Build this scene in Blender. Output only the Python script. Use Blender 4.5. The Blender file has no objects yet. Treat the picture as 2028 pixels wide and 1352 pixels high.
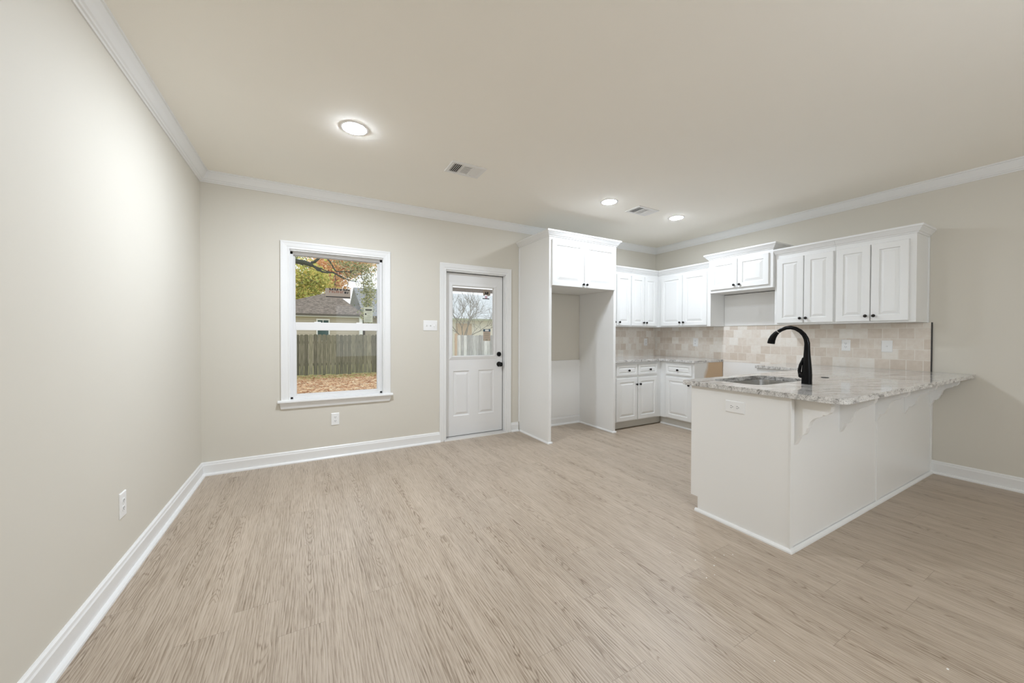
import bpy, bmesh, math, random
from mathutils import Vector, Matrix

# ------------------------------------------------------------------ camera, sky, lights, exposure
sc = bpy.context.scene
COL = sc.collection
W, H = 5.963, 2.74                      # right wall x, ceiling height; back wall is y = 0, left wall x = 0

cam_data = bpy.data.cameras.new('camera')
cam = bpy.data.objects.new('camera', cam_data)
COL.objects.link(cam)
yaw, pitch, roll = 0.5127, -0.01107, 0.00306
fw = Vector((math.sin(yaw) * math.cos(pitch), math.cos(yaw) * math.cos(pitch), math.sin(pitch)))
rt = Vector((math.cos(yaw), -math.sin(yaw), 0.0))
up = rt.cross(fw)
r2 = rt * math.cos(roll) + up * math.sin(roll)
u2 = up * math.cos(roll) - rt * math.sin(roll)
cam.matrix_world = Matrix(((r2.x, u2.x, -fw.x, 0.84702), (r2.y, u2.y, -fw.y, -4.27944),
                           (r2.z, u2.z, -fw.z, 1.27778), (0, 0, 0, 1)))
cam_data.sensor_width = 36.0
cam_data.lens = 729.10164 * 36.0 / 2028.0
cam_data.shift_x = (1014.0 - 1021.33168) / 2028.0
cam_data.shift_y = (671.92384 - 676.0) / 2028.0
cam_data.clip_start = 0.02
cam_data.clip_end = 200
sc.camera = cam

sc.view_settings.view_transform = 'Standard'
sc.view_settings.look = 'None'
sc.view_settings.gamma = 1.0
sc.view_settings.use_curve_mapping = False
sc.view_settings.exposure = 0.40
sc.cycles.use_denoising = True
sc.cycles.max_bounces = 10
sc.cycles.diffuse_bounces = 6
sc.cycles.sample_clamp_indirect = 6.0
sc.cycles.caustics_reflective = False
sc.cycles.caustics_refractive = False

world = bpy.data.worlds.new('overcast_sky')
sc.world = world
world.use_nodes = True
wb = world.node_tree.nodes['Background']
wb.inputs[0].default_value = (0.90, 0.96, 1.0, 1)
wb.inputs[1].default_value = 1.16

LAMP_POWER = 255.0      # emission of the ceiling lamp over the right of the kitchen
LAMP_MID = 195.0        # the ceiling lamp over the left of the kitchen
LAMP_NEAR = 580.0       # the ceiling lamp nearest the window
FILL_POWER = 38.0      # unseen globes added behind the camera as fill light
LAMP_COL = (0.87, 0.955, 1.07, 1)

# ------------------------------------------------------------------ material helpers
def srgb(r, g, b):
    f = lambda c: (c / 255.0) / 12.92 if c <= 10 else (((c / 255.0) + 0.055) / 1.055) ** 2.4
    return (f(r), f(g), f(b), 1.0)

class NT:
    def __init__(s, name):
        s.m = bpy.data.materials.new(name)
        s.m.use_nodes = True
        s.t = s.m.node_tree
        s.b = s.t.nodes['Principled BSDF']
        s.out = s.t.nodes['Material Output']
    def n(s, kind, **kw):
        nd = s.t.nodes.new(kind)
        for k, v in kw.items():
            setattr(nd, k, v)
        return nd
    def link(s, a, b):
        s.t.links.new(a, b)
    def put(s, sock, v):
        if hasattr(v, 'is_output'):
            s.link(v, sock)
        else:
            sock.default_value = v
    def math(s, op, a, b=0.0, c=None):
        nd = s.n('ShaderNodeMath', operation=op)
        s.put(nd.inputs[0], a); s.put(nd.inputs[1], b)
        if c is not None: s.put(nd.inputs[2], c)
        return nd.outputs[0]
    def pos(s):
        return s.n('ShaderNodeNewGeometry').outputs['Position']
    def sep(s, v):
        nd = s.n('ShaderNodeSeparateXYZ'); s.link(v, nd.inputs[0]); return nd.outputs
    def comb(s, x, y, z):
        nd = s.n('ShaderNodeCombineXYZ')
        s.put(nd.inputs[0], x); s.put(nd.inputs[1], y); s.put(nd.inputs[2], z)
        return nd.outputs[0]
    def noise(s, vec, scale, detail=4.0, rough=0.55, dist=0.0):
        nd = s.n('ShaderNodeTexNoise')
        s.link(vec, nd.inputs['Vector'])
        nd.inputs['Scale'].default_value = scale
        nd.inputs['Detail'].default_value = detail
        nd.inputs['Roughness'].default_value = rough
        nd.inputs['Distortion'].default_value = dist
        return nd.outputs['Fac']
    def ramp(s, fac, stops):
        nd = s.n('ShaderNodeValToRGB')
        e = nd.color_ramp.elements
        while len(e) < len(stops): e.new(0.5)
        for el, (p, c) in zip(e, stops):
            el.position = p; el.color = c
        s.link(fac, nd.inputs[0])
        return nd.outputs[0]
    def mix(s, fac, a, b, blend='MIX'):
        nd = s.n('ShaderNodeMix', data_type='RGBA', blend_type=blend)
        s.put(nd.inputs[0], fac); s.put(nd.inputs[6], a); s.put(nd.inputs[7], b)
        return nd.outputs[2]
    def bump(s, height, strength, dist=0.001):
        nd = s.n('ShaderNodeBump')
        nd.inputs['Strength'].default_value = strength
        nd.inputs['Distance'].default_value = dist
        s.link(height, nd.inputs['Height'])
        s.link(nd.outputs[0], s.b.inputs['Normal'])
    def base(s, col, rough=0.5, metal=0.0, spec=0.5):
        s.put(s.b.inputs['Base Color'], col)
        s.put(s.b.inputs['Roughness'], rough)
        s.b.inputs['Metallic'].default_value = metal
        s.b.inputs['Specular IOR Level'].default_value = spec
        return s.m

def plain(name, col, rough=0.5, metal=0.0, spec=0.5, bump=None):
    t = NT(name)
    if bump:
        t.bump(t.noise(t.pos(), bump[0], 3.0), bump[1], bump[2])
    return t.base(col, rough, metal, spec)

def paint(name, col, rough, bscale=260.0, bstr=0.12, bdist=0.0006, vary=0.015):
    t = NT(name)
    p = t.pos()
    v = t.noise(p, 1.3, 3.0)
    c = t.mix(v, tuple(x * (1 - vary) for x in col[:3]) + (1,), tuple(min(1, x * (1 + vary)) for x in col[:3]) + (1,))
    t.bump(t.noise(p, bscale, 2.0), bstr, bdist)
    return t.base(c, rough)

M = {}
M['wall'] = paint('greige_wall_paint', (0.655, 0.622, 0.550, 1), 0.7)
M['ceiling'] = paint('greige_ceiling_paint', (0.93, 0.90, 0.83, 1), 0.85, 180, 0.2, 0.001)
M['trim'] = paint('white_trim_paint', (0.80, 0.80, 0.79, 1), 0.35, 90, 0.03, 0.0004, 0.005)
M['cabinet'] = paint('white_cabinet_paint', (0.80, 0.80, 0.785, 1), 0.34, 120, 0.05, 0.0004, 0.006)
M['panel'] = paint('white_panel_paint', (0.83, 0.825, 0.805, 1), 0.3, 70, 0.10, 0.0006, 0.01)
M['toe'] = paint('shaded_toe_kick', (0.60, 0.585, 0.54, 1), 0.5)  # darker than the cabinets, shade under the fronts put into the colour
M['door'] = paint('white_door_paint', (0.76, 0.755, 0.745, 1), 0.4, 150, 0.05)
M['vinyl'] = plain('white_vinyl', (0.78, 0.775, 0.77, 1), 0.35)
M['plate'] = plain('white_plastic', (0.84, 0.84, 0.83, 1), 0.3)
M['slot'] = plain('dark_slot', (0.03, 0.03, 0.03, 1), 0.6)
M['black'] = plain('matte_black_metal', (0.003, 0.003, 0.003, 1), 0.32, 0.0, 0.25)
M['faucet'] = plain('satin_black_faucet', (0.002, 0.002, 0.0025, 1), 0.25, 0.0, 0.18)
M['bronze'] = plain('dark_bronze_knob', (0.02, 0.018, 0.016, 1), 0.25, 0.6)
M['seal_and_shade'] = plain('dark_weatherstrip_and_shade', (0.05, 0.048, 0.045, 1), 0.8)
M['sill_metal'] = plain('aluminium_threshold', (0.75, 0.74, 0.72, 1), 0.3, 0.6)
M['ventwhite'] = plain('white_enamel', (0.80, 0.79, 0.77, 1), 0.4)
M['ventdark'] = plain('dark_duct', (0.02, 0.02, 0.02, 1), 0.8)
M['crumb'] = plain('white_drywall_crumb', (0.85, 0.84, 0.8, 1), 0.8)

def floor_mat():
    t = NT('oak_vinyl_plank')
    x, y, z = t.sep(t.pos())
    pw, pl = 0.182, 1.22
    row = t.math('FLOOR', t.math('DIVIDE', x, pw))
    wn = t.n('ShaderNodeTexWhiteNoise', noise_dimensions='1D'); t.link(row, wn.inputs['W'])
    ysh = t.math('ADD', t.math('DIVIDE', y, pl), wn.outputs[0])
    colm = t.math('FLOOR', ysh)
    w2 = t.n('ShaderNodeTexWhiteNoise', noise_dimensions='2D')
    t.link(t.comb(row, colm, 0.0), w2.inputs['Vector'])
    rnd = w2.outputs[0]
    # grain, stretched along the plank and shifted from plank to plank
    gx = t.math('ADD', x, t.math('MULTIPLY', rnd, 13.0))
    fine = t.noise(t.comb(t.math('MULTIPLY', gx, 1.0), t.math('MULTIPLY', y, 0.035), rnd), 240, 4.0, 0.65)
    broad = t.noise(t.comb(t.math('MULTIPLY', gx, 1.0), t.math('MULTIPLY', y, 0.10), rnd), 11, 3.0, 0.55, 0.6)
    wav = t.n('ShaderNodeTexWave', wave_type='BANDS', bands_direction='X', wave_profile='SAW')
    t.link(t.comb(gx, t.math('MULTIPLY', y, 0.11), t.math('MULTIPLY', rnd, 3.0)), wav.inputs['Vector'])
    wav.inputs['Scale'].default_value = 26
    wav.inputs['Distortion'].default_value = 11
    wav.inputs['Detail'].default_value = 2
    wav.inputs['Detail Scale'].default_value = 0.9
    g = t.math('ADD', t.math('MULTIPLY', fine, 0.60), t.math('MULTIPLY', broad, 0.24))
    g = t.math('ADD', g, t.math('MULTIPLY', wav.outputs['Fac'], 0.16))
    # arched cathedral figure down the middle of some planks
    w3 = t.n('ShaderNodeTexWhiteNoise', noise_dimensions='2D'); t.link(t.comb(t.math('ADD', row, 7.3), colm, 0.0), w3.inputs['Vector'])
    rnd2 = w3.outputs[0]
    xl = t.math('MULTIPLY', t.math('ADD', t.math('SUBTRACT', t.math('FRACT', t.math('DIVIDE', x, pw)), 0.5), t.math('MULTIPLY', t.math('SUBTRACT', rnd2, 0.5), 0.45)), pw)
    wob = t.noise(t.comb(t.math('MULTIPLY', gx, 9.0), t.math('MULTIPLY', y, 1.6), rnd), 2.2, 2.0, 0.5)
    sgn = t.math('SUBTRACT', t.math('MULTIPLY', t.math('GREATER_THAN', rnd2, 0.5), 2.0), 1.0)
    ph = t.math('ADD', t.math('MULTIPLY', t.math('MULTIPLY', y, sgn), 7.0), t.math('MULTIPLY', t.math('MULTIPLY', xl, xl), 1500.0))
    ph = t.math('ADD', ph, t.math('MULTIPLY', wob, 4.0))
    ln = t.math('POWER', t.math('ADD', t.math('MULTIPLY', t.math('SINE', t.math('MULTIPLY', ph, 9.4)), 0.5), 0.5), 4.0)
    near = t.math('SUBTRACT', 1.0, t.math('MINIMUM', t.math('DIVIDE', t.math('ABSOLUTE', xl), 0.055), 1.0))
    msk = t.math('MULTIPLY', near, t.math('GREATER_THAN', t.noise(t.comb(t.math('MULTIPLY', row, 3.7), t.math('MULTIPLY', y, 0.7), rnd), 1.3, 1.0), 0.48))
    g = t.math('SUBTRACT', g, t.math('MULTIPLY', t.math('MULTIPLY', ln, msk), 0.13))
    c = t.ramp(g, [(0.32, (0.20, 0.148, 0.102, 1)), (0.43, (0.345, 0.274, 0.205, 1)),
                   (0.53, (0.45, 0.37, 0.29, 1)), (0.72, (0.54, 0.46, 0.375, 1))])
    tint = t.math('ADD', t.math('MULTIPLY', rnd, 0.07), 0.965)
    c = t.mix(1.0, c, t.comb(tint, tint, tint), 'MULTIPLY')
    # seams
    fx = t.math('FRACT', t.math('DIVIDE', x, pw)); fy = t.math('FRACT', ysh)
    sx = t.math('LESS_THAN', t.math('MINIMUM', fx, t.math('SUBTRACT', 1.0, fx)), 0.004)
    sy = t.math('LESS_THAN', t.math('MINIMUM', fy, t.math('SUBTRACT', 1.0, fy)), 0.0009)
    seam = t.math('MAXIMUM', sx, sy)
    c = t.mix(t.math('MULTIPLY', seam, 0.35), c, (0.10, 0.075, 0.05, 1))
    rough = t.math('ADD', t.math('MULTIPLY', fine, 0.20), 0.27)
    t.bump(t.math('SUBTRACT', g, t.math('MULTIPLY', seam, 0.6)), 0.25, 0.0008)
    return t.base(c, rough, 0.0, 0.45)
M['floor'] = floor_mat()

def granite_mat():
    t = NT('grey_veined_granite')
    x, y, z = t.sep(t.pos())
    ca, sa = math.cos(0.35), math.sin(0.35)
    a = t.math('ADD', t.math('MULTIPLY', x, ca), t.math('MULTIPLY', y, -sa))
    b = t.math('ADD', t.math('MULTIPLY', x, sa), t.math('MULTIPLY', y, ca))
    streak = t.noise(t.comb(t.math('MULTIPLY', a, 0.20), b, t.math('MULTIPLY', z, 0.8)), 24, 6.0, 0.62, 1.0)
    warm = t.noise(t.comb(t.math('MULTIPLY', a, 0.35), b, z), 6, 3.0, 0.5, 0.6)
    speck = t.noise(t.comb(x, y, z), 170, 4.0, 0.7)
    c = t.ramp(streak, [(0.30, (0.14, 0.137, 0.133, 1)), (0.39, (0.36, 0.352, 0.338, 1)),
                        (0.47, (0.60, 0.59, 0.57, 1)), (0.60, (0.76, 0.75, 0.73, 1))])
    c = t.mix(t.math('MULTIPLY', t.math('SMOOTH_MIN', warm, 0.8, 0.1), 0.16), c, (0.60, 0.51, 0.42, 1))
    sp = t.ramp(speck, [(0.34, (0.16, 0.155, 0.15, 1)), (0.50, (1, 1, 1, 1))])
    c = t.mix(0.85, c, sp, 'MULTIPLY')
    return t.base(c, 0.05, 0.0, 0.8)
M['granite'] = granite_mat()

def tile_mat(name, axis):
    t = NT(name)
    x, y, z = t.sep(t.pos())
    u = x if axis == 'x' else y
    s = 0.1035
    v = t.math('DIVIDE', t.math('SUBTRACT', z, 0.946), s)
    row = t.math('FLOOR', v)
    off = t.math('MULTIPLY', t.math('MODULO', row, 2.0), 0.5)
    uu = t.math('ADD', t.math('DIVIDE', u, s * 1.12), off)
    colm = t.math('FLOOR', uu)
    w2 = t.n('ShaderNodeTexWhiteNoise', noise_dimensions='2D'); t.link(t.comb(row, colm, 0.0), w2.inputs['Vector'])
    cloud = t.noise(t.pos(), 26, 4.0, 0.6)
    k = t.math('ADD', t.math('MULTIPLY', w2.outputs[0], 0.8), t.math('MULTIPLY', t.math('SUBTRACT', cloud, 0.5), 0.7))
    c = t.ramp(k, [(0.0, (0.63, 0.545, 0.46, 1)), (0.35, (0.71, 0.635, 0.555, 1)), (0.65, (0.78, 0.73, 0.66, 1)), (0.9, (0.82, 0.785, 0.73, 1))])
    fu = t.math('FRACT', uu); fv = t.math('FRACT', v)
    du = t.math('MINIMUM', fu, t.math('SUBTRACT', 1.0, fu)); dv = t.math('MINIMUM', fv, t.math('SUBTRACT', 1.0, fv))
    d = t.math('MINIMUM', du, dv)
    g = t.math('LESS_THAN', d, 0.026)
    c = t.mix(g, c, (0.78, 0.73, 0.66, 1))
    t.bump(t.math('SMOOTH_MIN', d, 0.06, 0.03), 0.5, 0.02)
    return t.base(c, 0.42)
M['tile_back'] = tile_mat('tumbled_tile_back', 'x')
M['tile_right'] = tile_mat('tumbled_tile_right', 'y')

def bare_side_mat():
    # sprayed white paint that stops short of the wall on a bare particle board side
    t = NT('half_painted_board')
    x, y, z = t.sep(t.pos())
    k = t.math('ADD', x, t.math('MULTIPLY', t.math('SUBTRACT', t.noise(t.pos(), 7, 3.0), 0.5), 0.22))
    k = t.math('ADD', k, t.math('MULTIPLY', z, -0.35))
    f = t.ramp(t.math('SUBTRACT', k, 4.83), [(0.42, (0, 0, 0, 1)), (0.52, (1, 1, 1, 1))])
    grain = t.noise(t.pos(), 220, 2.0)
    tan = t.mix(grain, (0.52, 0.36, 0.215, 1), (0.62, 0.45, 0.29, 1))
    return t.base(t.mix(f, (0.76, 0.755, 0.735, 1), tan), 0.55)
M['bare_side'] = bare_side_mat()

def steel():
    t = NT('brushed_steel')
    return t.base((0.62, 0.61, 0.59, 1), 0.2, 1.0)
M['steel'] = steel()

def glass(name, glare=0.0, tint=(1, 1, 1, 1)):
    t = NT(name)
    t.t.nodes.remove(t.b)
    tr = t.n('ShaderNodeBsdfTransparent'); tr.inputs[0].default_value = tint
    gl = t.n('ShaderNodeBsdfGlossy'); gl.inputs['Roughness'].default_value = 0.0
    fr = t.n('ShaderNodeFresnel'); fr.inputs['IOR'].default_value = 1.45
    mx = t.n('ShaderNodeMixShader')
    t.link(fr.outputs[0], mx.inputs[0]); t.link(tr.outputs[0], mx.inputs[1]); t.link(gl.outputs[0], mx.inputs[2])
    last = mx
    if glare:
        tl = t.n('ShaderNodeBsdfTranslucent'); tl.inputs[0].default_value = (0.93, 0.95, 0.96, 1)
        m2 = t.n('ShaderNodeMixShader'); m2.inputs[0].default_value = glare
        t.link(mx.outputs[0], m2.inputs[1]); t.link(tl.outputs[0], m2.inputs[2])
        last = m2
    t.link(last.outputs[0], t.out.inputs[0])
    return t.m
M['glass'] = glass('clear_window_glass')
M['glare_glass'] = glass('glare_door_glass', 0.14)  # pale veil in the pane stands in for glare on the door glass

def emit(name, col, s):
    t = NT(name)
    t.t.nodes.remove(t.b)
    e = t.n('ShaderNodeEmission'); e.inputs[0].default_value = col; e.inputs[1].default_value = s
    t.link(e.outputs[0], t.out.inputs[0])
    return t.m
M['lamp'] = emit('led_diffuser', LAMP_COL, LAMP_POWER)
M['lamp_mid'] = emit('led_diffuser_soft', LAMP_COL, LAMP_MID)
M['lamp_near'] = emit('led_diffuser_bright', LAMP_COL, LAMP_NEAR)
M['fill_rear'] = emit('fill_globe_glow', LAMP_COL, FILL_POWER)

# outdoors
def fence_mat(name, c1, c2, c3, c4):
    t = NT(name)
    x, y, z = t.sep(t.pos())
    isl = t.n('ShaderNodeNewGeometry').outputs['Random Per Island']
    g = t.noise(t.comb(t.math('MULTIPLY', x, 1.0), y, t.math('MULTIPLY', z, 0.08)), 40, 4.0, 0.6)
    m = t.noise(t.pos(), 0.8, 3.0)
    c = t.ramp(g, [(0.3, c1), (0.5, c2), (0.7, c3)])
    c = t.mix(t.math('MULTIPLY', m, 0.5), c, c4)
    k = t.math('ADD', t.math('MULTIPLY', isl, 0.85), 0.55)
    c = t.mix(1.0, c, t.comb(k, k, t.math('MULTIPLY', k, 1.02)), 'MULTIPLY')
    return t.base(c, 0.9)
M['fence'] = fence_mat('weathered_fence_wood', (0.09, 0.085, 0.055, 1), (0.20, 0.185, 0.125, 1), (0.32, 0.29, 0.21, 1), (0.17, 0.19, 0.12, 1))
M['fence_glare'] = fence_mat('glare_fence_wood', (0.22, 0.23, 0.22, 1), (0.52, 0.55, 0.54, 1), (0.74, 0.76, 0.75, 1), (0.55, 0.60, 0.58, 1))  # paler copy of the fence wood, door glass glare put into the colour
def ground_mat():
    t = NT('lawn_under_fallen_leaves')
    p = t.pos()
    vo = t.n('ShaderNodeTexVoronoi'); t.link(p, vo.inputs['Vector']); vo.inputs['Scale'].default_value = 11
    c = t.ramp(t.math('FRACT', t.math('MULTIPLY', t.sep(vo.outputs['Color'])[0], 1.0)),
               [(0.0, (0.26, 0.12, 0.06, 1)), (0.35, (0.52, 0.30, 0.16, 1)), (0.6, (0.66, 0.46, 0.28, 1)), (0.85, (0.74, 0.62, 0.42, 1))])
    y = t.sep(p)[1]
    gm = t.noise(p, 1.1, 5.0, 0.65)
    near = t.math('MULTIPLY', t.math('SUBTRACT', y, 9.6), 0.35)
    f = t.ramp(t.math('ADD', gm, near), [(0.50, (0, 0, 0, 1)), (0.66, (1, 1, 1, 1))])
    gr = t.ramp(t.noise(p, 30, 3.0), [(0.3, (0.18, 0.22, 0.04, 1)), (0.7, (0.46, 0.46, 0.14, 1))])
    c = t.mix(t.math('MULTIPLY', f, 0.75), c, gr)
    return t.base(c, 0.95)
M['ground'] = ground_mat()
def leaf_mat(name, a, b, c3):
    t = NT(name)
    isl = t.n('ShaderNodeNewGeometry').outputs['Random Per Island']
    c = t.ramp(isl, [(0.0, a), (0.5, b), (1.0, c3)])
    t.base(c, 0.7)
    t.b.inputs['Transmission Weight'].default_value = 0.0
    tl = t.n('ShaderNodeBsdfTranslucent'); t.link(c, tl.inputs[0])
    mx = t.n('ShaderNodeMixShader'); mx.inputs[0].default_value = 0.45
    t.link(t.b.outputs[0], mx.inputs[1]); t.link(tl.outputs[0], mx.inputs[2]); t.link(mx.outputs[0], t.out.inputs[0])
    return t.m
M['leaf_yellow'] = leaf_mat('yellow_green_leaves', (0.30, 0.38, 0.08, 1), (0.70, 0.70, 0.20, 1), (0.88, 0.66, 0.24, 1))
M['leaf_orange'] = leaf_mat('orange_leaves', (0.62, 0.34, 0.14, 1), (0.88, 0.58, 0.32, 1), (0.95, 0.78, 0.52, 1))
M['leaf_green'] = leaf_mat('grey_green_leaves', (0.13, 0.16, 0.07, 1), (0.36, 0.41, 0.18, 1), (0.70, 0.64, 0.46, 1))
M['leaf_fallen'] = leaf_mat('fallen_leaf', (0.36, 0.15, 0.07, 1), (0.72, 0.46, 0.28, 1), (0.88, 0.76, 0.52, 1))
M['bark'] = plain('mossy_dark_bark', (0.045, 0.055, 0.04, 1), 0.9, bump=(20, 0.5, 0.02))
M['bark_pale'] = plain('pale_bark', (0.17, 0.16, 0.12, 1), 0.9)
def shingle(name, a, b):
    t = NT(name)
    p = t.pos()
    n = t.noise(t.comb(t.sep(p)[0], t.sep(p)[1], t.math('MULTIPLY', t.sep(p)[2], 3.0)), 6.5, 6.0, 0.8)
    return t.base(t.ramp(n, [(0.38, a), (0.62, b)]), 0.95)
M['roof_brown'] = shingle('brown_shingles', (0.075, 0.058, 0.046, 1), (0.29, 0.24, 0.195, 1))
M['roof_glare'] = shingle('glare_pale_shingles', (0.46, 0.50, 0.53, 1), (0.74, 0.78, 0.80, 1))  # shingles lightened to stand in for glare on the door glass
M['roof_grey'] = shingle('grey_shingles', (0.16, 0.165, 0.17, 1), (0.36, 0.37, 0.375, 1))
def siding():
    t = NT('beige_lap_siding')
    z = t.sep(t.pos())[2]
    f = t.math('FRACT', t.math('DIVIDE', z, 0.12))
    c = t.ramp(f, [(0.0, (0.28, 0.235, 0.18, 1)), (0.12, (0.50, 0.44, 0.355, 1)), (1.0, (0.56, 0.50, 0.41, 1))])
    return t.base(c, 0.8)
M['siding'] = siding()
M['glare_pale_siding'] = plain('glare_pale_siding', (0.78, 0.75, 0.66, 1), 0.8)  # wall colour lightened to carry the door glass glare
M['eave_green'] = plain('mossy_eave', (0.34, 0.38, 0.25, 1), 0.9)
M['white_out'] = plain('white_outdoor_trim', (0.8, 0.8, 0.78, 1), 0.6)
M['gutter'] = plain('dark_gutter', (0.10, 0.085, 0.065, 1), 0.6)
M['teal_pane'] = plain('teal_dark_pane', (0.03, 0.085, 0.085, 1), 0.1)
M['beam'] = plain('dark_brown_beam', (0.055, 0.03, 0.018, 1), 0.7)
M['tan_post'] = plain('tan_lumber', (0.55, 0.40, 0.26, 1), 0.8)
M['st_tan'] = plain('tan_film', (0.29, 0.24, 0.19, 1), 0.6)
M['st_green'] = plain('pale_green_film', (0.50, 0.51, 0.40, 1), 0.6)
M['st_white'] = plain('white_paper', (0.8, 0.79, 0.76, 1), 0.6)
M['st_black'] = plain('black_print', (0.012, 0.010, 0.008, 1), 0.6)
M['st_orange'] = plain('rust_print', (0.22, 0.075, 0.035, 1), 0.6)
M['st_blue'] = plain('blue_print', (0.05, 0.10, 0.14, 1), 0.6)
M['st_peach'] = plain('peach_print', (0.50, 0.40, 0.32, 1), 0.6)
M['st_pink'] = plain('pink_print', (0.70, 0.50, 0.58, 1), 0.6)
M['st_grey'] = plain('grey_print', (0.27, 0.28, 0.21, 1), 0.6)

# ------------------------------------------------------------------ mesh helpers
class MB:
    """collects geometry in world coordinates"""
    def __init__(s):
        s.v, s.f = [], []
    def quadgrid(s, rings, closed=True, cap0=False, cap1=False):
        base = len(s.v)
        n = len(rings[0])
        for r in rings: s.v += [tuple(p) for p in r]
        for i in range(len(rings) - 1):
            for j in range(n if closed else n - 1):
                k = (j + 1) % n
                s.f.append((base + i * n + j, base + i * n + k, base + (i + 1) * n + k, base + (i + 1) * n + j))
        if cap0: s.f.append(tuple(base + j for j in range(n - 1, -1, -1)))
        if cap1: s.f.append(tuple(base + (len(rings) - 1) * n + j for j in range(n)))
        return s
    def box(s, x0, x1, y0, y1, z0, z1):
        a = [(x0, y0, z0), (x1, y0, z0), (x1, y1, z0), (x0, y1, z0)]
        b = [(x0, y0, z1), (x1, y0, z1), (x1, y1, z1), (x0, y1, z1)]
        return s.quadgrid([a, b], True, True, True)
    def poly(s, pts):
        b = len(s.v); s.v += [tuple(p) for p in pts]; s.f.append(tuple(range(b, b + len(pts)))); return s
    def prism(s, pts2, mp, h0, h1):
        return s.quadgrid([[mp(a, b, h0) for a, b in pts2], [mp(a, b, h1) for a, b in pts2]], True, True, True)
    def lathe(s, prof, o, ax, seg=20):
        ax = Vector(ax).normalized(); o = Vector(o)
        t = Vector((0, 0, 1)) if abs(ax.z) < 0.9 else Vector((1, 0, 0))
        e1 = ax.cross(t).normalized(); e2 = ax.cross(e1)
        rings = []
        for r, h in prof:
            r = max(r, 1e-5)
            rings.append([o + ax * h + (e1 * math.cos(q) + e2 * math.sin(q)) * r for q in [2 * math.pi * i / seg for i in range(seg)]])
        return s.quadgrid(rings, True, True, True)
    def tube(s, pts, rad, seg=10):
        pts = [Vector(p) for p in pts]
        if not isinstance(rad, (list, tuple)): rad = [rad] * len(pts)
        rings = []; e1 = None
        for i, p in enumerate(pts):
            d = (pts[min(i + 1, len(pts) - 1)] - pts[max(i - 1, 0)]).normalized()
            if e1 is None:
                t = Vector((0, 0, 1)) if abs(d.z) < 0.9 else Vector((1, 0, 0))
                e1 = d.cross(t).normalized()
            e1 = (e1 - d * e1.dot(d)).normalized(); e2 = d.cross(e1)
            rings.append([p + (e1 * math.cos(q) + e2 * math.sin(q)) * rad[i] for q in [2 * math.pi * k / seg for k in range(seg)]])
        return s.quadgrid(rings, True, True, True)
    def sweep(s, prof, path, mp, i0=0, i1=None, side=1):
        """profile (offset, height) swept along a 2D path with mitred corners; only path points i0..i1 are built"""
        i1 = len(path) - 1 if i1 is None else i1
        P = [Vector((a, b)) for a, b in path]
        nor = []
        for i in range(len(P) - 1):
            d = (P[i + 1] - P[i]).normalized(); nor.append(Vector((d.y, -d.x)) * side)
        rings = []
        for i in range(i0, i1 + 1):
            if i == 0: m = nor[0]
            elif i == len(P) - 1: m = nor[-1]
            else:
                a, b = nor[i - 1], nor[i]
                m = (a + b) / (1 + a.dot(b))
            rings.append([mp(P[i].x + m.x * o, P[i].y + m.y * o, h) for o, h in prof])
        return s.quadgrid(rings, True, True, True)
    def raised(s, mp, a0, a1, b0, b1, t=0.02, stile=0.055, ramp=0.028, groove=0.010):
        """frame and raised panel front; mp(a, b, n) with n outward"""
        st = [(0, 0), (0, t - .004), (.004, t), (stile, t), (stile + .004, t - groove), (stile + .010, t - groove), (stile + .010 + ramp, t - .001)]
        rings = [[mp(a0 + i, b0 + i, n), mp(a1 - i, b0 + i, n), mp(a1 - i, b1 - i, n), mp(a0 + i, b1 - i, n)] for i, n in st]
        rings = [[Vector(q) for q in r] for r in rings]
        return s.quadgrid(rings, True, True, True)

def _origin(o):
    return Vector(o)

def make(name, mb, mat, origin=(0, 0, 0), parent=None, smooth=None, bevel=None):
    me = bpy.data.meshes.new(name)
    o = Vector(origin)
    me.from_pydata([tuple(Vector(v) - o) for v in mb.v], [], mb.f)
    bm = bmesh.new(); bm.from_mesh(me)
    bmesh.ops.recalc_face_normals(bm, faces=bm.faces)
    bm.to_mesh(me); bm.free()
    me.materials.append(mat if not isinstance(mat, str) else M[mat])
    if smooth:
        me.polygons.foreach_set('use_smooth', [True] * len(me.polygons))
        me.set_sharp_from_angle(angle=math.radians(smooth))
    ob = bpy.data.objects.new(name, me)
    COL.objects.link(ob)
    if bevel:
        b = ob.modifiers.new('edge', 'BEVEL'); b.width = bevel; b.segments = 2; b.limit_method = 'ANGLE'; b.angle_limit = math.radians(40)
    if parent is None:
        ob.location = o
    else:
        ob.parent = parent
    return ob

class Thing:
    def __init__(s, name, loc, label=None, cat=None, group=None, kind=None):
        s.o = Vector(loc)
        s.root = bpy.data.objects.new(name, None)
        s.root.empty_display_size = 0.1
        COL.objects.link(s.root)
        s.root.location = s.o
        tag(s.root, label, cat, group, kind)
    def part(s, name, mb, mat, parent=None, label=None, kind=None, **kw):
        ob = make(name, mb, mat, s.o, parent or s.root, **kw)
        if label: ob['label'] = label
        if kind: ob['kind'] = kind
        return ob

def tag(o, label=None, cat=None, group=None, kind=None):
    if label: o['label'] = label
    if cat: o['category'] = cat
    if group: o['group'] = group
    if kind: o['kind'] = kind

def struct(name, mb, mat, label=None, **kw):
    ob = make(name, mb, mat, **kw)
    ob['kind'] = 'structure'
    ob['category'] = name.split('_')[0]
    if label: ob['label'] = label
    return ob

def map_back(y):   # a face that looks along -y: a = x, b = z, n towards the room
    return lambda a, b, n: (a, y - n, b)
def map_right(x):  # a face that looks along -x: a = y, b = z
    return lambda a, b, n: (x - n, a, b)
def map_left(x):   # a face that looks along +x
    return lambda a, b, n: (x + n, a, b)
def plan(a, b, h):
    return (a, b, h)

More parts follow.
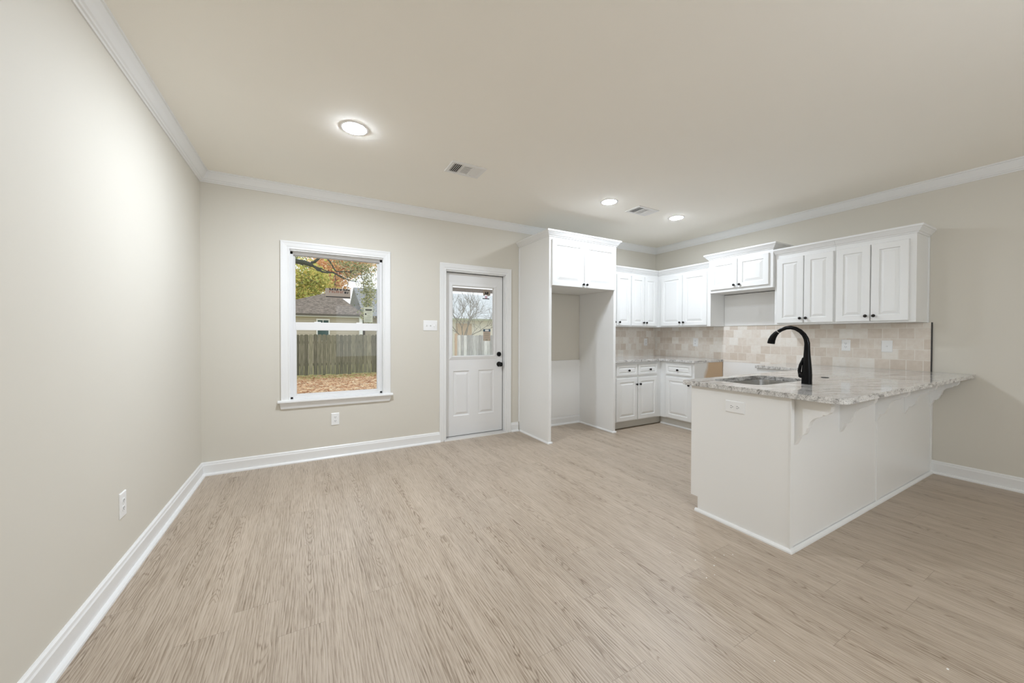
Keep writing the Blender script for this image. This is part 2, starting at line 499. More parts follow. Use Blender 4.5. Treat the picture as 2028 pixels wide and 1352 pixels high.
# ------------------------------------------------------------------ room shell
REAR = -8.2
T = 0.13
YB, WR = -.002, W - .002             # backs of the fitted cabinets, clear of the walls
WX0, WX1, WZ0, WZ1 = 0.682, 1.572, 0.628, 2.12       # window opening
DX0, DX1, DZ1 = 2.285, 3.105, 2.065                  # door opening

struct('floor', MB().box(-T, W + T, REAR - T, T, -0.12, 0.0), 'floor', 'light brown oak look vinyl plank floor')
struct('ceiling', MB().box(-T, W + T, REAR - T, T, H, H + 0.12), 'ceiling', 'flat greige painted ceiling')
b = MB()
b.box(0, WX0, 0, T, 0, H); b.box(WX0, WX1, 0, T, 0, WZ0); b.box(WX0, WX1, 0, T, WZ1, H)
b.box(WX1, DX0, 0, T, 0, H); b.box(DX0, DX1, 0, T, DZ1, H); b.box(DX1, W, 0, T, 0, H)
struct('wall_back', b, 'wall', 'greige back wall with window and door')
struct('wall_left', MB().box(-T, 0, REAR, T, 0, H), 'wall', 'greige left wall')
struct('wall_right', MB().box(W, W + T, REAR, T, 0, H), 'wall', 'greige right wall behind the kitchen cabinets')
b = MB()
b.box(0, 1.6, REAR - T, REAR, 0, H); b.box(4.4, W, REAR - T, REAR, 0, H)
b.box(1.6, 4.4, REAR - T, REAR, 0, 0.6); b.box(1.6, 4.4, REAR - T, REAR, 2.2, H)  # unseen opening added in this wall for daylight fill
struct('wall_rear', b, 'wall', 'greige wall behind the camera with a wide opening added to let daylight in')

CROWN = [(0, H), (0, H - .0915), (.006, H - .0915), (.010, H - .083), (.018, H - .080), (.022, H - .072), (.030, H - .066), (.046, H - .040), (.058, H - .022), (.062, H - .012), (.070, H - .010), (.070, H)]
room = [(0, REAR), (0, 0), (W, 0), (W, REAR)]
for i, nm in enumerate(('left', 'back', 'right')):
    struct('trim_%d' % (i + 1), MB().sweep(CROWN, room, plan, i, i + 1), 'trim', 'white crown molding along the %s wall' % nm)

BASE = [(0, 0), (.038, 0), (.037, .010), (.030, .019), (.018, .021), (.018, .092), (.014, .100), (.012, .112), (.006, .119), (0, .119)]
struct('baseboard_left', MB().sweep(BASE, [(0, REAR), (0, 0), (1, 0)], plan, 0, 1), 'trim', 'white baseboard along the left wall')
struct('baseboard_back', MB().sweep(BASE, [(0, -1), (0, 0), (2.214, 0)], plan, 1, 2), 'trim', 'white baseboard under the window')
struct('baseboard_door', MB().sweep(BASE, [(3.18, 0), (3.29, 0)], plan), 'trim', 'short white baseboard between door and refrigerator surround')
struct('baseboard_niche', MB().sweep(BASE, [(3.346, 0), (4.332, 0)], plan), 'trim', 'white baseboard at the back of the refrigerator niche')
struct('baseboard_right', MB().sweep(BASE, [(W, -3.19), (W, REAR)], plan), 'trim', 'white baseboard along the right wall')
b = MB().box(3.346, 4.332, -.012, 0, 0.119, 0.84).box(3.346, 4.332, -.022, 0, 0.838, 0.922)
struct('trim_4', b, 'panel', 'white wainscot board and rail at the back of the refrigerator niche')

# ------------------------------------------------------------------ window
win = Thing('window_1', (1.127, 0, WZ0), 'white single hung window with stool and apron in the back wall', 'window', None, 'structure')
CAS = [(0, 0), (0, .010), (.006, .014), (.022, .012), (.030, .016), (.060, .018), (.070, .020), (.080, .018), (.080, 0)]
def wallmap(a, b, h): return (a, -h, b)
CASW = [(-.0, 0), (0, .010), (.006, .014), (.020, .012), (.028, .015), (.058, .017), (.066, .020), (.077, .018), (.077, 0)]
win.part('casing', MB().sweep(CASW, [(WX0 + .004, .63), (WX0 + .004, WZ1 + .004), (WX1 - .004, WZ1 + .004), (WX1 - .004, .63)], wallmap, side=-1), 'trim')
b = MB()
b.box(WX0 - .001, WX0 + .008, -.001, .052, WZ0, WZ1); b.box(WX1 - .008, WX1 + .001, -.001, .052, WZ0, WZ1); b.box(WX0, WX1, -.001, .052, WZ1 - .008, WZ1 + .001)
win.part('jamb', b, 'trim')
b = MB()
f = .022
for x0, x1 in ((WX0 - .001, WX0 + .008 + f), (WX1 - .008 - f, WX1 + .001)):
    b.box(x0, x1, .050, .115, WZ0 - .012, WZ1 + .001)
b.box(WX0, WX1, .050, .1149, WZ1 - .034, WZ1 + .001); b.box(WX0, WX1, .050, .1149, WZ0 - .01, WZ0 + .022)
b.box(WX0 + .028, WX0 + .034, .056, .070, 1.40, WZ1 - .03); b.box(WX1 - .034, WX1 - .028, .056, .070, 1.40, WZ1 - .03)
win.part('frame', b, 'vinyl', bevel=.0015)
def sash(nm, x0, x1, z0, z1, y0, y1, sl, bot, top):
    b = MB()
    b.box(x0, x0 + sl, y0, y1, z0, z1); b.box(x1 - sl, x1, y0, y1, z0, z1)
    b.box(x0 + sl, x1 - sl, y0, y1, z0, z0 + bot); b.box(x0 + sl, x1 - sl, y0, y1, z1 - top, z1)
    # glazing bead
    g = .007
    b.box(x0 + sl, x0 + sl + g, y0 + .006, y1, z0 + bot, z1 - top); b.box(x1 - sl - g, x1 - sl, y0 + .006, y1, z0 + bot, z1 - top)
    o = win.part(nm, b, 'vinyl', bevel=.0015)
    ym = (y0 + y1) / 2 + .004
    win.part('pane', MB().box(x0 + sl - .004, x1 - sl + .004, ym - .002, ym + .002, z0 + bot - .004, z1 - top + .004), 'glass', parent=o)
    return o
sash('upper_sash', WX0 + .030, WX1 - .030, 1.335, WZ1 - .030, .082, .108, .014, .045, .012)
lo = sash('lower_sash', WX0 + .030, WX1 - .030, .642, 1.404, .054, .080, .024, .034, .080)
b = MB()
for x in (.93, 1.33):
    b.box(x - .03, x + .03, .058, .076, 1.404, 1.412)
win.part('sash_lock', b, 'vinyl', parent=lo)
b = MB().prism([(-.048, .610), (-.046, .626), (-.038, .630), (.052, .630), (.052, .608), (-.044, .608)], lambda a, c, h: (h, a, c), .583, 1.667)
win.part('stool', b, 'trim', bevel=.002)
b = MB().quadgrid([[(.598, 0, .610), (1.652, 0, .610), (1.652, -.030, .610), (.598, -.030, .610)],
                   [(.601, 0, .590), (1.649, 0, .590), (1.649, -.024, .590), (.601, -.024, .590)],
                   [(.606, 0, .560), (1.640, 0, .560), (1.640, -.018, .560), (.606, -.018, .560)],
                   [(.610, 0, .545), (1.634, 0, .545), (1.634, -.014, .545), (.610, -.014, .545)]], True, True, True)
win.part('apron', b, 'trim')

# ------------------------------------------------------------------ door
dr = Thing('door_1', (2.695, 0, 0), 'white half glass back door with two raised panels and black hardware', 'door', None, 'structure')
dr.part('casing', MB().sweep(CAS, [(DX0 + .006, .0), (DX0 + .006, DZ1), (DX1 - .006, DZ1), (DX1 - .006, .0)], wallmap, side=-1), 'trim')
b = MB()
b.box(DX0 - .001, DX0 + .012, -.001, .13, .02, DZ1); b.box(DX1 - .012, DX1 + .001, -.001, .13, .02, DZ1); b.box(DX0, DX1, -.001, .13, DZ1 - .012, DZ1 + .001)
dr.part('jamb', b, 'trim')
SX0, SX1, SZ0, SZ1, SY = DX0 + .016, DX1 - .018, .028, 2.045, .062
GX0, GX1, GZ0, GZ1 = 2.392, 2.962, 1.018, 1.89    # glass cut-out in the slab
b = MB()
b.box(DX0 + .012, DX1 - .012, SY + .002, SY + .016, DZ1 - .020, DZ1 - .012)
b.box(DX1 - .0185, DX1 - .012, SY - .002, SY + .016, .03, DZ1 - .012)
b.box(DX0 + .012, DX1 - .012, SY + .006, SY + .03, .020, .0285)
dr.part('weatherstrip', b, 'seal_and_shade')
dr.part('threshold', MB().prism([(-.03, .0), (-.024, .012), (.0, .020), (.13, .026), (.13, -.001)], lambda a, c, h: (h, a, c), DX0 - .02, DX1 + .02), 'sill_metal')
mp = map_back(SY)
b = MB()
t = .044
for x0, x1, z0, z1 in ((SX0, GX0, GZ0, GZ1), (GX1, SX1, GZ0, GZ1), (SX0, SX1, GZ1, SZ1), (SX0, SX1, .86, GZ0)):
    b.box(x0, x1, SY, SY + t, z0, z1)
PNL = [(2.405, 2.622, .272, .832), (2.742, 2.962, .272, .832)]
xs = [SX0, 2.405, 2.622, 2.742, 2.962, SX1]
for i in (0, 2, 4):
    b.box(xs[i], xs[i + 1], SY, SY + t, .272, .832)
b.box(SX0, SX1, SY, SY + t, SZ0, .272); b.box(SX0, SX1, SY, SY + t, .832, .86)
for x0, x1, z0, z1 in PNL:
    st = [(0, 0), (.010, -.010), (.022, -.010), (.045, -.001)]
    rings = [[Vector((x0 + i, SY - n, z0 + i)), Vector((x1 - i, SY - n, z0 + i)), Vector((x1 - i, SY - n, z1 - i)), Vector((x0 + i, SY - n, z1 - i))] for i, n in st]
    b.quadgrid(rings, True, False, True)
    b.box(x0, x1, SY + .02, SY + t, z0, z1)
slab = dr.part('door_slab', b, 'door')
LITE = [(0, -.01), (0, .004), (.006, .012), (.016, .013), (.024, .009), (.036, .006), (.044, .004), (.044, 0), (.044, -.01)]
lx0, lx1, lz0, lz1 = GX0 + .004, GX1 - .004, GZ0 + .004, GZ1 - .004
ring = [(lx0, lz0), (lx0, lz1), (lx1, lz1), (lx1, lz0)]
rings = []
sg = [(-1, -1), (-1, 1), (1, 1), (1, -1)]
for (a, c), (sx, sz) in zip(ring + ring[:1], sg + sg[:1]):
    rings.append([(a + sx * o, SY - h, c + sz * o) for o, h in LITE])
lf = dr.part('lite_frame', MB().quadgrid(rings, True), 'door')
dr.part('pane', MB().box(lx0 - .004, lx1 + .004, SY + .014, SY + .019, lz0 - .004, lz1 + .004), 'glare_glass', parent=lf)
kx = 3.036
dr.part('deadbolt', MB().lathe([(.0, 0), (.031, 0), (.031, .008), (.028, .014), (.012, .016), (.0, .016)], (kx, SY, 1.030), (0, -1, 0), 24).box(kx - .004, kx + .004, SY - .030, SY - .012, 1.016, 1.044), 'black', smooth=40)
dr.part('door_knob', MB().lathe([(0, 0), (.033, 0), (.033, .006), (.026, .012), (.012, .016), (.011, .034), (.020, .040), (.028, .050), (.029, .060), (.024, .068), (.010, .072), (0, .072)], (kx, SY, .898), (0, -1, 0), 24), 'black', smooth=40)

# ------------------------------------------------------------------ stickers left on the glass
def film(x0, x1, z0, z1, y, d=.0006):
    return MB().box(x0, x1, y, y + d, z0, z1)
ys = .0955
st = Thing('window_sticker', (1.124, ys, 1.668), 'wide tan factory sticker with cut off black lettering high on the upper window pane', 'sticker')
st.part('film', film(1.002, 1.246, 1.668, 1.772, ys), 'st_tan')
b = MB(); q = ys - .0008
# the lower halves of the reversed black letters, the rust word under them and the bar below
def u_shape(x, w, z, hh):
    b.box(x, x + w * .32, q, ys - .0001, z, z + hh); b.box(x + w * .68, x + w, q, ys - .0001, z, z + hh); b.box(x, x + w, q, ys - .0001, z - hh * .45, z + hh * .1)
for x, w in ((1.040, .040), (1.088, .038), (1.176, .036), (1.216, .020)):
    u_shape(x, w, 1.759, .014)
b.prism([(1.132, 1.768), (1.168, 1.768), (1.150, 1.748)], lambda a, c, h: (a, h, c), q, ys - .0001)
b.box(1.186, 1.206, q, ys - .0001, 1.722, 1.744); b.box(1.212, 1.222, q, ys - .0001, 1.722, 1.736); b.box(1.212, 1.230, q, ys - .0001, 1.734, 1.740)
b.box(1.008, 1.242, q, ys - .0001, 1.676, 1.687)
st.part('black_lettering', b, 'st_black')
b = MB()
for i, (x, w) in enumerate(((1.040, .018), (1.064, .014), (1.084, .014), (1.104, .018), (1.126, .014), (1.146, .014), (1.166, .012))):
    b.box(x, x + w * .35, q, ys - .0001, 1.724, 1.748)
    b.box(x + w * .35, x + w, q, ys - .0001, 1.742 - .008 * (i % 3), 1.748 - .008 * (i % 3))
    if i % 2: b.box(x + w * .7, x + w, q, ys - .0001, 1.724, 1.748)
st.part('rust_lettering', b, 'st_orange')
st = Thing('window_sticker', (1.428, ys, 1.420), 'pale green rating sticker at the right edge of the upper window pane', 'sticker')
st.part('film', film(1.382, 1.474, 1.420, 1.585, ys), 'st_green')
b = MB()
for i in range(5):
    b.box(1.398 + .014 * i, 1.408 + .014 * i, q, ys - .0001, 1.547, 1.566)
b.box(1.398, 1.464, q, ys - .0001, 1.547, 1.553)
b.prism([(1.390, 1.508), (1.400, 1.520), (1.410, 1.508), (1.400, 1.496)], lambda a, c, h: (a, h, c), q, ys - .0001)
st.part('black_lettering', b, 'st_black')
b = MB()
for k, z in enumerate((1.530, 1.512, 1.490, 1.478, 1.466, 1.452, 1.440, 1.430)):
    b.box(1.416 if k < 4 else 1.392, 1.462 - .008 * (k % 3), q, ys - .0001, z, z + .004)
st.part('small_print', b, 'st_grey')
yd = SY + .0128; q = yd - .0008
st = Thing('door_sticker', (2.862, yd, 1.755), 'tan and pink torn sticker in the upper right corner of the door glass', 'sticker')
st.part('film', MB().prism([(2.806, 1.868), (2.912, 1.868), (2.918, 1.800), (2.890, 1.786), (2.852, 1.800), (2.818, 1.786)], lambda a, c, h: (a, h, c), yd, yd + .0006), 'st_tan')
b = MB().box(2.840, 2.888, q, yd - .0001, 1.808, 1.822).box(2.840, 2.856, q, yd - .0001, 1.822, 1.838).box(2.866, 2.888, q, yd - .0001, 1.822, 1.840)
b.box(2.806, 2.902, q, yd - .0001, 1.746, 1.757)
st.part('black_lettering', b, 'st_black')
st.part('pink_print', MB().box(2.838, 2.874, q, yd - .0001, 1.757, 1.788), 'st_pink')
st = Thing('door_sticker', (2.868, yd, 1.205), 'peach sticker with a blue header on the right side of the door glass', 'sticker')
st.part('film', film(2.816, 2.918, 1.205, 1.358, yd), 'st_peach')
st.part('blue_header', MB().box(2.816, 2.918, q, yd - .0001, 1.325, 1.358), 'st_blue')
st.part('white_box', MB().box(2.842, 2.894, q - .0006, q - .0001, 1.331, 1.352), 'st_white')
b = MB()
for k, z in enumerate((1.306, 1.296, 1.280, 1.270, 1.254, 1.240)):
    b.box(2.836 - .006 * (k % 2), 2.894 + .008 * (k % 3), q, yd - .0001, z, z + .004)
b.box(2.818, 2.832, q, yd - .0001, 1.216, 1.226); b.box(2.846, 2.880, q, yd - .0001, 1.210, 1.226); b.box(2.900, 2.914, q, yd - .0001, 1.210, 1.222)
st.part('small_print', b, 'st_grey')

# ------------------------------------------------------------------ outlets and switch
def outlet(label, mp, base, ca, cb, horizontal=False, wide=.076, tall=.122, kind='duplex', group='wall outlets'):
    t = Thing('wall_outlet' if kind == 'duplex' else 'wall_jack', base, label, 'outlet' if kind == 'duplex' else 'wall plate', group)
    def m(a, b, n):
        return mp(ca + (b if horizontal else a), cb + (a if horizontal else b), n)
    w, h = wide / 2, tall / 2
    st = [(0, 0), (0, .003), (.004, .006)]
    t.part('cover_plate', MB().quadgrid([[Vector(m(-w + i, -h + i, n)), Vector(m(w - i, -h + i, n)), Vector(m(w - i, h - i, n)), Vector(m(-w + i, h - i, n))] for i, n in st], True, True, True), 'plate')
    if kind == 'duplex':
        for s in (-1, 1):
            c = s * .0195
            pts = [(.0165 * math.cos(q) * (1.0), c + max(-.0135, min(.0135, .0165 * math.sin(q)))) for q in [2 * math.pi * k / 20 for k in range(20)]]
            r = t.part('receptacle', MB().prism(pts, m, .006, .0075), 'plate')
            b = MB()
            for sx in (-.0065, .0065):
                b.prism([(sx - .0013, c - .002), (sx + .0013, c - .002), (sx + .0013, c + .0075), (sx - .0013, c + .0075)], m, .0072, .0079)
            b.prism([(.0026 * math.cos(q), c - .0075 + .0026 * math.sin(q)) for q in [2 * math.pi * k / 8 for k in range(8)]], m, .0072, .0079)
            t.part('slots', b, 'slot', parent=r)
        t.part('screw', MB().prism([(.0025 * math.cos(q), .0025 * math.sin(q)) for q in [2 * math.pi * k / 8 for k in range(8)]], m, .006, .0068), 'ventwhite')
    else:
        t.part('jack', MB().prism([(.006 * math.cos(q), .006 * math.sin(q)) for q in [2 * math.pi * k / 12 for k in range(12)]], m, .006, .012), 'sill_metal')
    return t
outlet('white outlet low on the back wall under the window', map_back(0), (1.089, 0, .33), 1.089, .397, tall=.126)
outlet('white outlet low on the left wall above the baseboard', map_left(0), (0, -1.618, .33), -1.618, .393, tall=.130)
outlet('sideways white outlet on the white end panel of the peninsula', map_right(3.322), (3.322, -2.865, .77), -2.865, .805, True, .078, .126)
outlet('small white outlet on the back wall tiles near the corner', map_back(-.012), (5.725, -.012, 1.12), 5.725, 1.175)
outlet('white outlet on the right wall tiles left of the range gap', map_right(W - .012), (W - .012, -.76, 1.12), -.76, 1.182)
outlet('white outlet with dark slots on the right wall tiles beyond the faucet', map_right(W - .012), (W - .012, -2.55, 1.12), -2.55, 1.181)
outlet('square white jack plate on the tiles nearest the open right wall', map_right(W - .012), (W - .012, -2.876, 1.12), -2.876, 1.179, wide=.082, tall=.118, kind='jack', group=None)
t = Thing('light_switch', (2.10, 0, 1.328), 'white triple toggle switch plate on the wall left of the door', 'switch')
m = map_back(0)
st_ = [(0, 0), (0, .003), (.004, .006)]
t.part('cover_plate', MB().quadgrid([[Vector(m(2.017 + i, 1.330 + i, n)), Vector(m(2.182 - i, 1.330 + i, n)), Vector(m(2.182 - i, 1.450 - i, n)), Vector(m(2.017 + i, 1.450 - i, n))] for i, n in st_], True, True, True), 'plate')
for k, dz in ((0, 1), (1, 1), (2, -1)):
    cx = 2.0995 + (k - 1) * .046
    t.part('toggle', MB().prism([(-.006, 1.378), (-.006, 1.402), (-.018, 1.390 + .012 * dz), (-.018, 1.390 + .004 * dz)], lambda a, c, h: (h, a, c), cx - .0045, cx + .0045), 'plate')

# ------------------------------------------------------------------ ceiling lights and vents
def lamp(label, x, y, mat='lamp', r=.078):
    t = Thing('ceiling_light', (x, y, H), label, 'ceiling light', 'round ceiling lights')
    t.part('trim_ring', MB().lathe([(r + .016, 0), (r + .016, .002), (r + .004, .0045), (r, .0045), (r, 0)], (x, y, H), (0, 0, -1), 40), 'ventwhite', smooth=40)
    t.part('diffuser', MB().lathe([(r, .002), (r, .0044), (r * .92, .0066), (r * .7, .0086), (r * .35, .0102), (0, .0106)], (x, y, H), (0, 0, -1), 40), mat, smooth=60)
lamp('large looking round ceiling light nearest the window, left of the near vent', 1.135, -1.43, 'lamp_near')
lamp('round ceiling light over the kitchen left of the far vent', 3.716, -1.257, 'lamp_mid')
lamp('round ceiling light over the kitchen right of the far vent', 4.822, -1.265)
for x, y in ((2.62, -5.35), (2.85, -6.8)):  # unseen hanging globes added to brighten the room from behind
    t = Thing('fill_globe', (x, y, 1.95), 'unseen opal globe added behind the camera as fill light', 'fill light', 'added fill globes behind the camera')
    t.part('globe', MB().lathe([(.16 * math.sin(q), -.16 * math.cos(q)) for q in [math.pi * k / 16 for k in range(17)]], (x, y, 1.95), (0, 0, 1), 28), 'fill_rear', smooth=60)
    t.part('cord', MB().tube([(x, y, 2.10), (x, y, H - .02)], .004, 8), 'black')
    t.part('canopy', MB().lathe([(0, 0), (.06, 0), (.055, .02), (0, .025)], (x, y, H), (0, 0, -1), 24), 'ventwhite', smooth=40)

def vent(label, x0, x1, y0, y1):
    t = Thing('ceiling_vent', ((x0 + x1) / 2, (y0 + y1) / 2, H), label, 'vent', 'ceiling air vents')
    fr = .030
    b = MB()
    z0 = H - .008
    b.box(x0, x1, y0, y0 + fr, z0, H); b.box(x0, x1, y1 - fr, y1, z0, H)
    b.box(x0, x0 + fr, y0 + fr, y1 - fr, z0, H); b.box(x1 - fr, x1, y0 + fr, y1 - fr, z0, H)
    ix0, ix1 = x0 + fr, x1 - fr
    w = (ix1 - ix0) / 3
    for k in (1, 2):
        b.box(ix0 + w * k - .008, ix0 + w * k + .008, y0 + fr, y1 - fr, z0, H)
    t.part('frame', b, 'ventwhite', bevel=.0015)
    t.part('duct_opening', MB().box(ix0, ix1, y0 + fr, y1 - fr, H - .0012, H - .0002), 'ventdark')
    n = 5
    for k in range(3):
        a0, a1 = ix0 + w * k + (.008 if k else 0), ix0 + w * (k + 1) - (.008 if k < 2 else 0)
        b = MB()
        if k == 1:
            nn = 6
            for j in range(nn):
                c = y0 + fr + (y1 - y0 - 2 * fr) * (j + .5) / nn; h = (y1 - y0 - 2 * fr) / nn * .62
                b.quadgrid([[(a0, c - h, z0 + .001), (a0, c + h, H - .002), (a0, c + h, H - .003), (a0, c - h, z0)], [(a1, c - h, z0 + .001), (a1, c + h, H - .002), (a1, c + h, H - .003), (a1, c - h, z0)]], True, True, True)
        else:
            for j in range(n):
                c = a0 + (a1 - a0) * (j + .5) / n; h = (a1 - a0) / n * (.40 if k == 0 else .52)
                s = 1
                b.quadgrid([[(c - .004, q, z0), (c + .002, q, H - .002), (c + .006, q, H - .002), (c, q, z0)] for q in (y0 + fr, y1 - fr)] if k == 0 else
                           [[(c + h, q, z0 + .001), (c - h, q, H - .002), (c - h, q, H - .003), (c + h, q, z0)] for q in (y0 + fr, y1 - fr)], True, True, True)
        t.part('louvers', b, 'ventwhite')
vent('white ceiling vent with dark slots right of the light nearest the window', 1.902, 2.218, -1.322, -1.10)
vent('white ceiling vent between the two kitchen ceiling lights', 4.092, 4.42, -1.342, -1.125)

# ------------------------------------------------------------------ cabinet helpers
def knob(t, mp, a, b, parent):
    o = Vector(mp(a, b, .020)); ax = Vector(mp(a, b, 1.0)) - Vector(mp(a, b, 0.0))
    t.part('knob', MB().lathe([(0, 0), (.008, 0), (.007, .003), (.005, .010), (.006, .015), (.0145, .018), (.0155, .022), (.013, .027), (.006, .030), (0, .030)], o, ax, 16), 'bronze', parent=parent, smooth=40)
def door(t, mp, a0, a1, b0, b1, kn=None, name='door', **kw):
    d = t.part(name, MB().raised(mp, min(a0, a1), max(a0, a1), b0, b1, **kw), 'cabinet')
    if kn: knob(t, mp, kn[0], kn[1], d)
    return d
DRW = dict(stile=.030, ramp=.014)
UZ0, UZ1 = 1.412, 2.250
CR = [(0, 2.216), (.008, 2.216), (.011, 2.226), (.020, 2.232), (.024, 2.240), (.038, 2.258), (.044, 2.266), (.050, 2.268), (.050, 2.286), (0, 2.286)]
def crown(z):
    return [(o, h - 2.286 + z) for o, h in CR]

# refrigerator surround with cabinet above
FX0, FX1, FY = 3.308, 4.372, -.700
t = Thing('refrigerator_surround', (3.84, -.35, 0), 'tall white refrigerator surround with an empty niche under a two door top cabinet', 'cabinet')
t.part('side_panel', MB().box(FX0, FX0 + .038, FY, YB, 0, 2.46), 'panel', bevel=.0015)
t.part('side_panel', MB().box(FX1 - .040, FX1, FY, YB, 0, 2.46), 'panel', bevel=.0015)
t.part('top_box', MB().box(FX0 + .038, FX1 - .040, FY + .001, YB, 1.872, 2.46), 'cabinet')
mp = map_back(FY)
door(t, mp, 3.343, 3.823, 1.868, 2.412, (3.800, 1.905), stile=.062, ramp=.034)
door(t, mp, 3.832, 4.340, 1.868, 2.412, (3.856, 1.905), stile=.062, ramp=.034)
t.part('crown', MB().sweep(crown(2.514), [(FX0, -.002), (FX0, FY), (FX1, FY), (FX1, -.002)], plan), 'trim')
SH = [(0, 0), (.016, 0), (.015, .008), (.010, .016), (0, .019)]
b = MB().sweep(SH, [(FX0, -.04), (FX0, FY), (FX0 + .038, FY)], plan)
b.box(FX0 + .038, FX0 + .050, FY - .016, FY + .012, 0, .018)
t.part('shoe_molding', b, 'trim')
b = MB().sweep(SH, [(FX1 - .04, -.042), (FX1 - .04, FY), (FX1, FY)], plan)
b.box(FX1, FX1 + .012, FY - .016, FY, 0, .018)
t.part('shoe_molding', b, 'trim')
t.part('scribe_molding', MB().box(FX0 - .012, FX0, -.014, YB, .121, 2.44), 'trim')

UY = -.325
CX = W - .325
# path of the low crown round the inner corner
cpath = [(FX1 + .001, UY), (5.043, UY), (CX, UY), (CX, -1.1965)]
t = Thing('upper_cabinet', (4.707, -.16, UZ0), 'white upper cabinet on the back wall tucked beside the refrigerator surround', 'cabinet', 'wall cabinets')
t.part('carcass', MB().box(FX1 + .001, 5.043, UY, YB, UZ0, UZ1), 'cabinet')
mp = map_back(UY)
door(t, mp, 4.400, 4.735, 1.427, 2.170, (4.700, 1.475))
door(t, mp, 4.743, 5.025, 1.427, 2.170, (4.790, 1.475))
t.part('crown', MB().sweep(CR, cpath, plan, 0, 1, 1), 'trim')
t = Thing('upper_cabinet', (5.50, -.16, UZ0), 'white upper cabinet in the back corner with two narrow doors side by side', 'cabinet', 'wall cabinets')
t.part('carcass', MB().box(5.0445, WR, UY, YB, UZ0, UZ1), 'cabinet')
door(t, mp, 5.048, 5.318, 1.427, 2.170, (5.288, 1.475))
door(t, mp, 5.326, 5.590, 1.427, 2.170, (5.352, 1.475))
t.part('crown', MB().sweep(CR, [(FX1, UY), (5.0445, UY)] + cpath[2:], plan, 1, 2), 'trim')
t = Thing('upper_cabinet', (W - .16, -.76, UZ0), 'white two door upper cabinet on the right wall between corner and raised cabinet', 'cabinet', 'wall cabinets')
t.part('carcass', MB().box(CX, WR, -1.1965, UY - .0015, UZ0, UZ1), 'cabinet')
mp = map_right(CX)
door(t, mp, -.395, -.765, 1.427, 2.170, (-.738, 1.475))
door(t, mp, -.773, -1.150, 1.427, 2.170, (-.800, 1.475))
t.part('crown', MB().sweep(CR, [(5, UY - .0015), (CX, UY - .0015), (CX, -1.1965)], plan, 1, 2), 'trim')
# raised cabinet above the range gap
RX = W - .372
t = Thing('upper_cabinet', (W - .18, -1.59, 1.853), 'short white two door cabinet set higher and deeper above the range gap', 'cabinet', 'wall cabinets')
t.part('carcass', MB().box(RX, WR, -1.992, -1.198, 1.853, 2.335), 'cabinet', bevel=.001)
mp = map_right(RX)
door(t, mp, -1.230, -1.583, 1.890, 2.262, (-1.552, 1.928), stile=.058, ramp=.03)
door(t, mp, -1.591, -1.952, 1.890, 2.262, (-1.622, 1.928), stile=.058, ramp=.03)
t.part('crown', MB().sweep(crown(2.371), [(WR, -1.199), (RX, -1.199), (RX, -1.991), (WR, -1.991)], plan), 'trim')
# right run
QX = W - .330
rpath = [(QX, -1.994), (QX, -2.5655), (QX, -3.152), (WR, -3.152)]
t = Thing('upper_cabinet', (W - .16, -2.28, UZ0), 'white two door upper cabinet directly right of the raised cabinet', 'cabinet', 'wall cabinets')
t.part('carcass', MB().box(QX, WR, -2.5655, -1.993, UZ0, UZ1), 'cabinet', bevel=.001)
mp = map_right(QX)
door(t, mp, -2.022, -2.285, 1.427, 2.170, (-2.262, 1.478), stile=.058, ramp=.024)
door(t, mp, -2.292, -2.552, 1.427, 2.170, (-2.318, 1.478), stile=.058, ramp=.024)
t.part('crown', MB().sweep(CR, rpath, plan, 0, 1), 'trim')
t = Thing('upper_cabinet', (W - .16, -2.86, UZ0), 'white two door upper cabinet at the open right end of the row', 'cabinet', 'wall cabinets')
t.part('carcass', MB().box(QX, WR, -3.152, -2.5665, UZ0, UZ1), 'cabinet', bevel=.001)
door(t, mp, -2.574, -2.840, 1.427, 2.170, (-2.814, 1.478), stile=.058, ramp=.024)
door(t, mp, -2.848, -3.108, 1.427, 2.170, (-2.874, 1.478), stile=.058, ramp=.024)
t.part('crown', MB().sweep(CR, [(QX, -1.994), (QX, -2.5668)] + rpath[2:], plan, 1, 3), 'trim')
t.part('scribe_molding', MB().box(W - .016, WR, -3.162, -3.152, UZ0, 2.216), 'trim')

# ------------------------------------------------------------------ backsplash and range wall
o = make('tile_backsplash', MB().box(4.3735, W - .0135, -.012, -.0015, .92, 1.4105), 'tile_back', (5.2, 0, .92))
tag(o, 'beige tumbled stone tile backsplash on the back wall left of the corner', 'backsplash')
o = make('tile_backsplash', MB().box(W - .012, W - .0015, -3.1775, -.0015, .92, 1.4105), 'tile_right', (W, -1.6, .92))
tag(o, 'beige tumbled stone tile backsplash along the right wall behind the faucet', 'backsplash')
struct('trim_7', MB().box(W - .014, W, -3.186, -3.178, .947, 1.412), 'seal_and_shade', 'dark edge strip at the end of the tiles')
struct('trim_8', MB().box(W - .010, W, -1.990, -1.200, 1.418, 1.846), 'panel', 'white painted board above the tiles in the range gap')
struct('trim_9', MB().box(W - .010, W, -1.955, -1.185, .0, .945), 'panel', 'white painted board low on the wall in the range gap')
struct('trim_10', MB().box(W - .013, W, -1.990, -1.200, 1.846, 1.8525), 'seal_and_shade', 'dark strip standing in for shade in the gap under the raised cabinet')  # solid dark strip, paints the shade of a gap

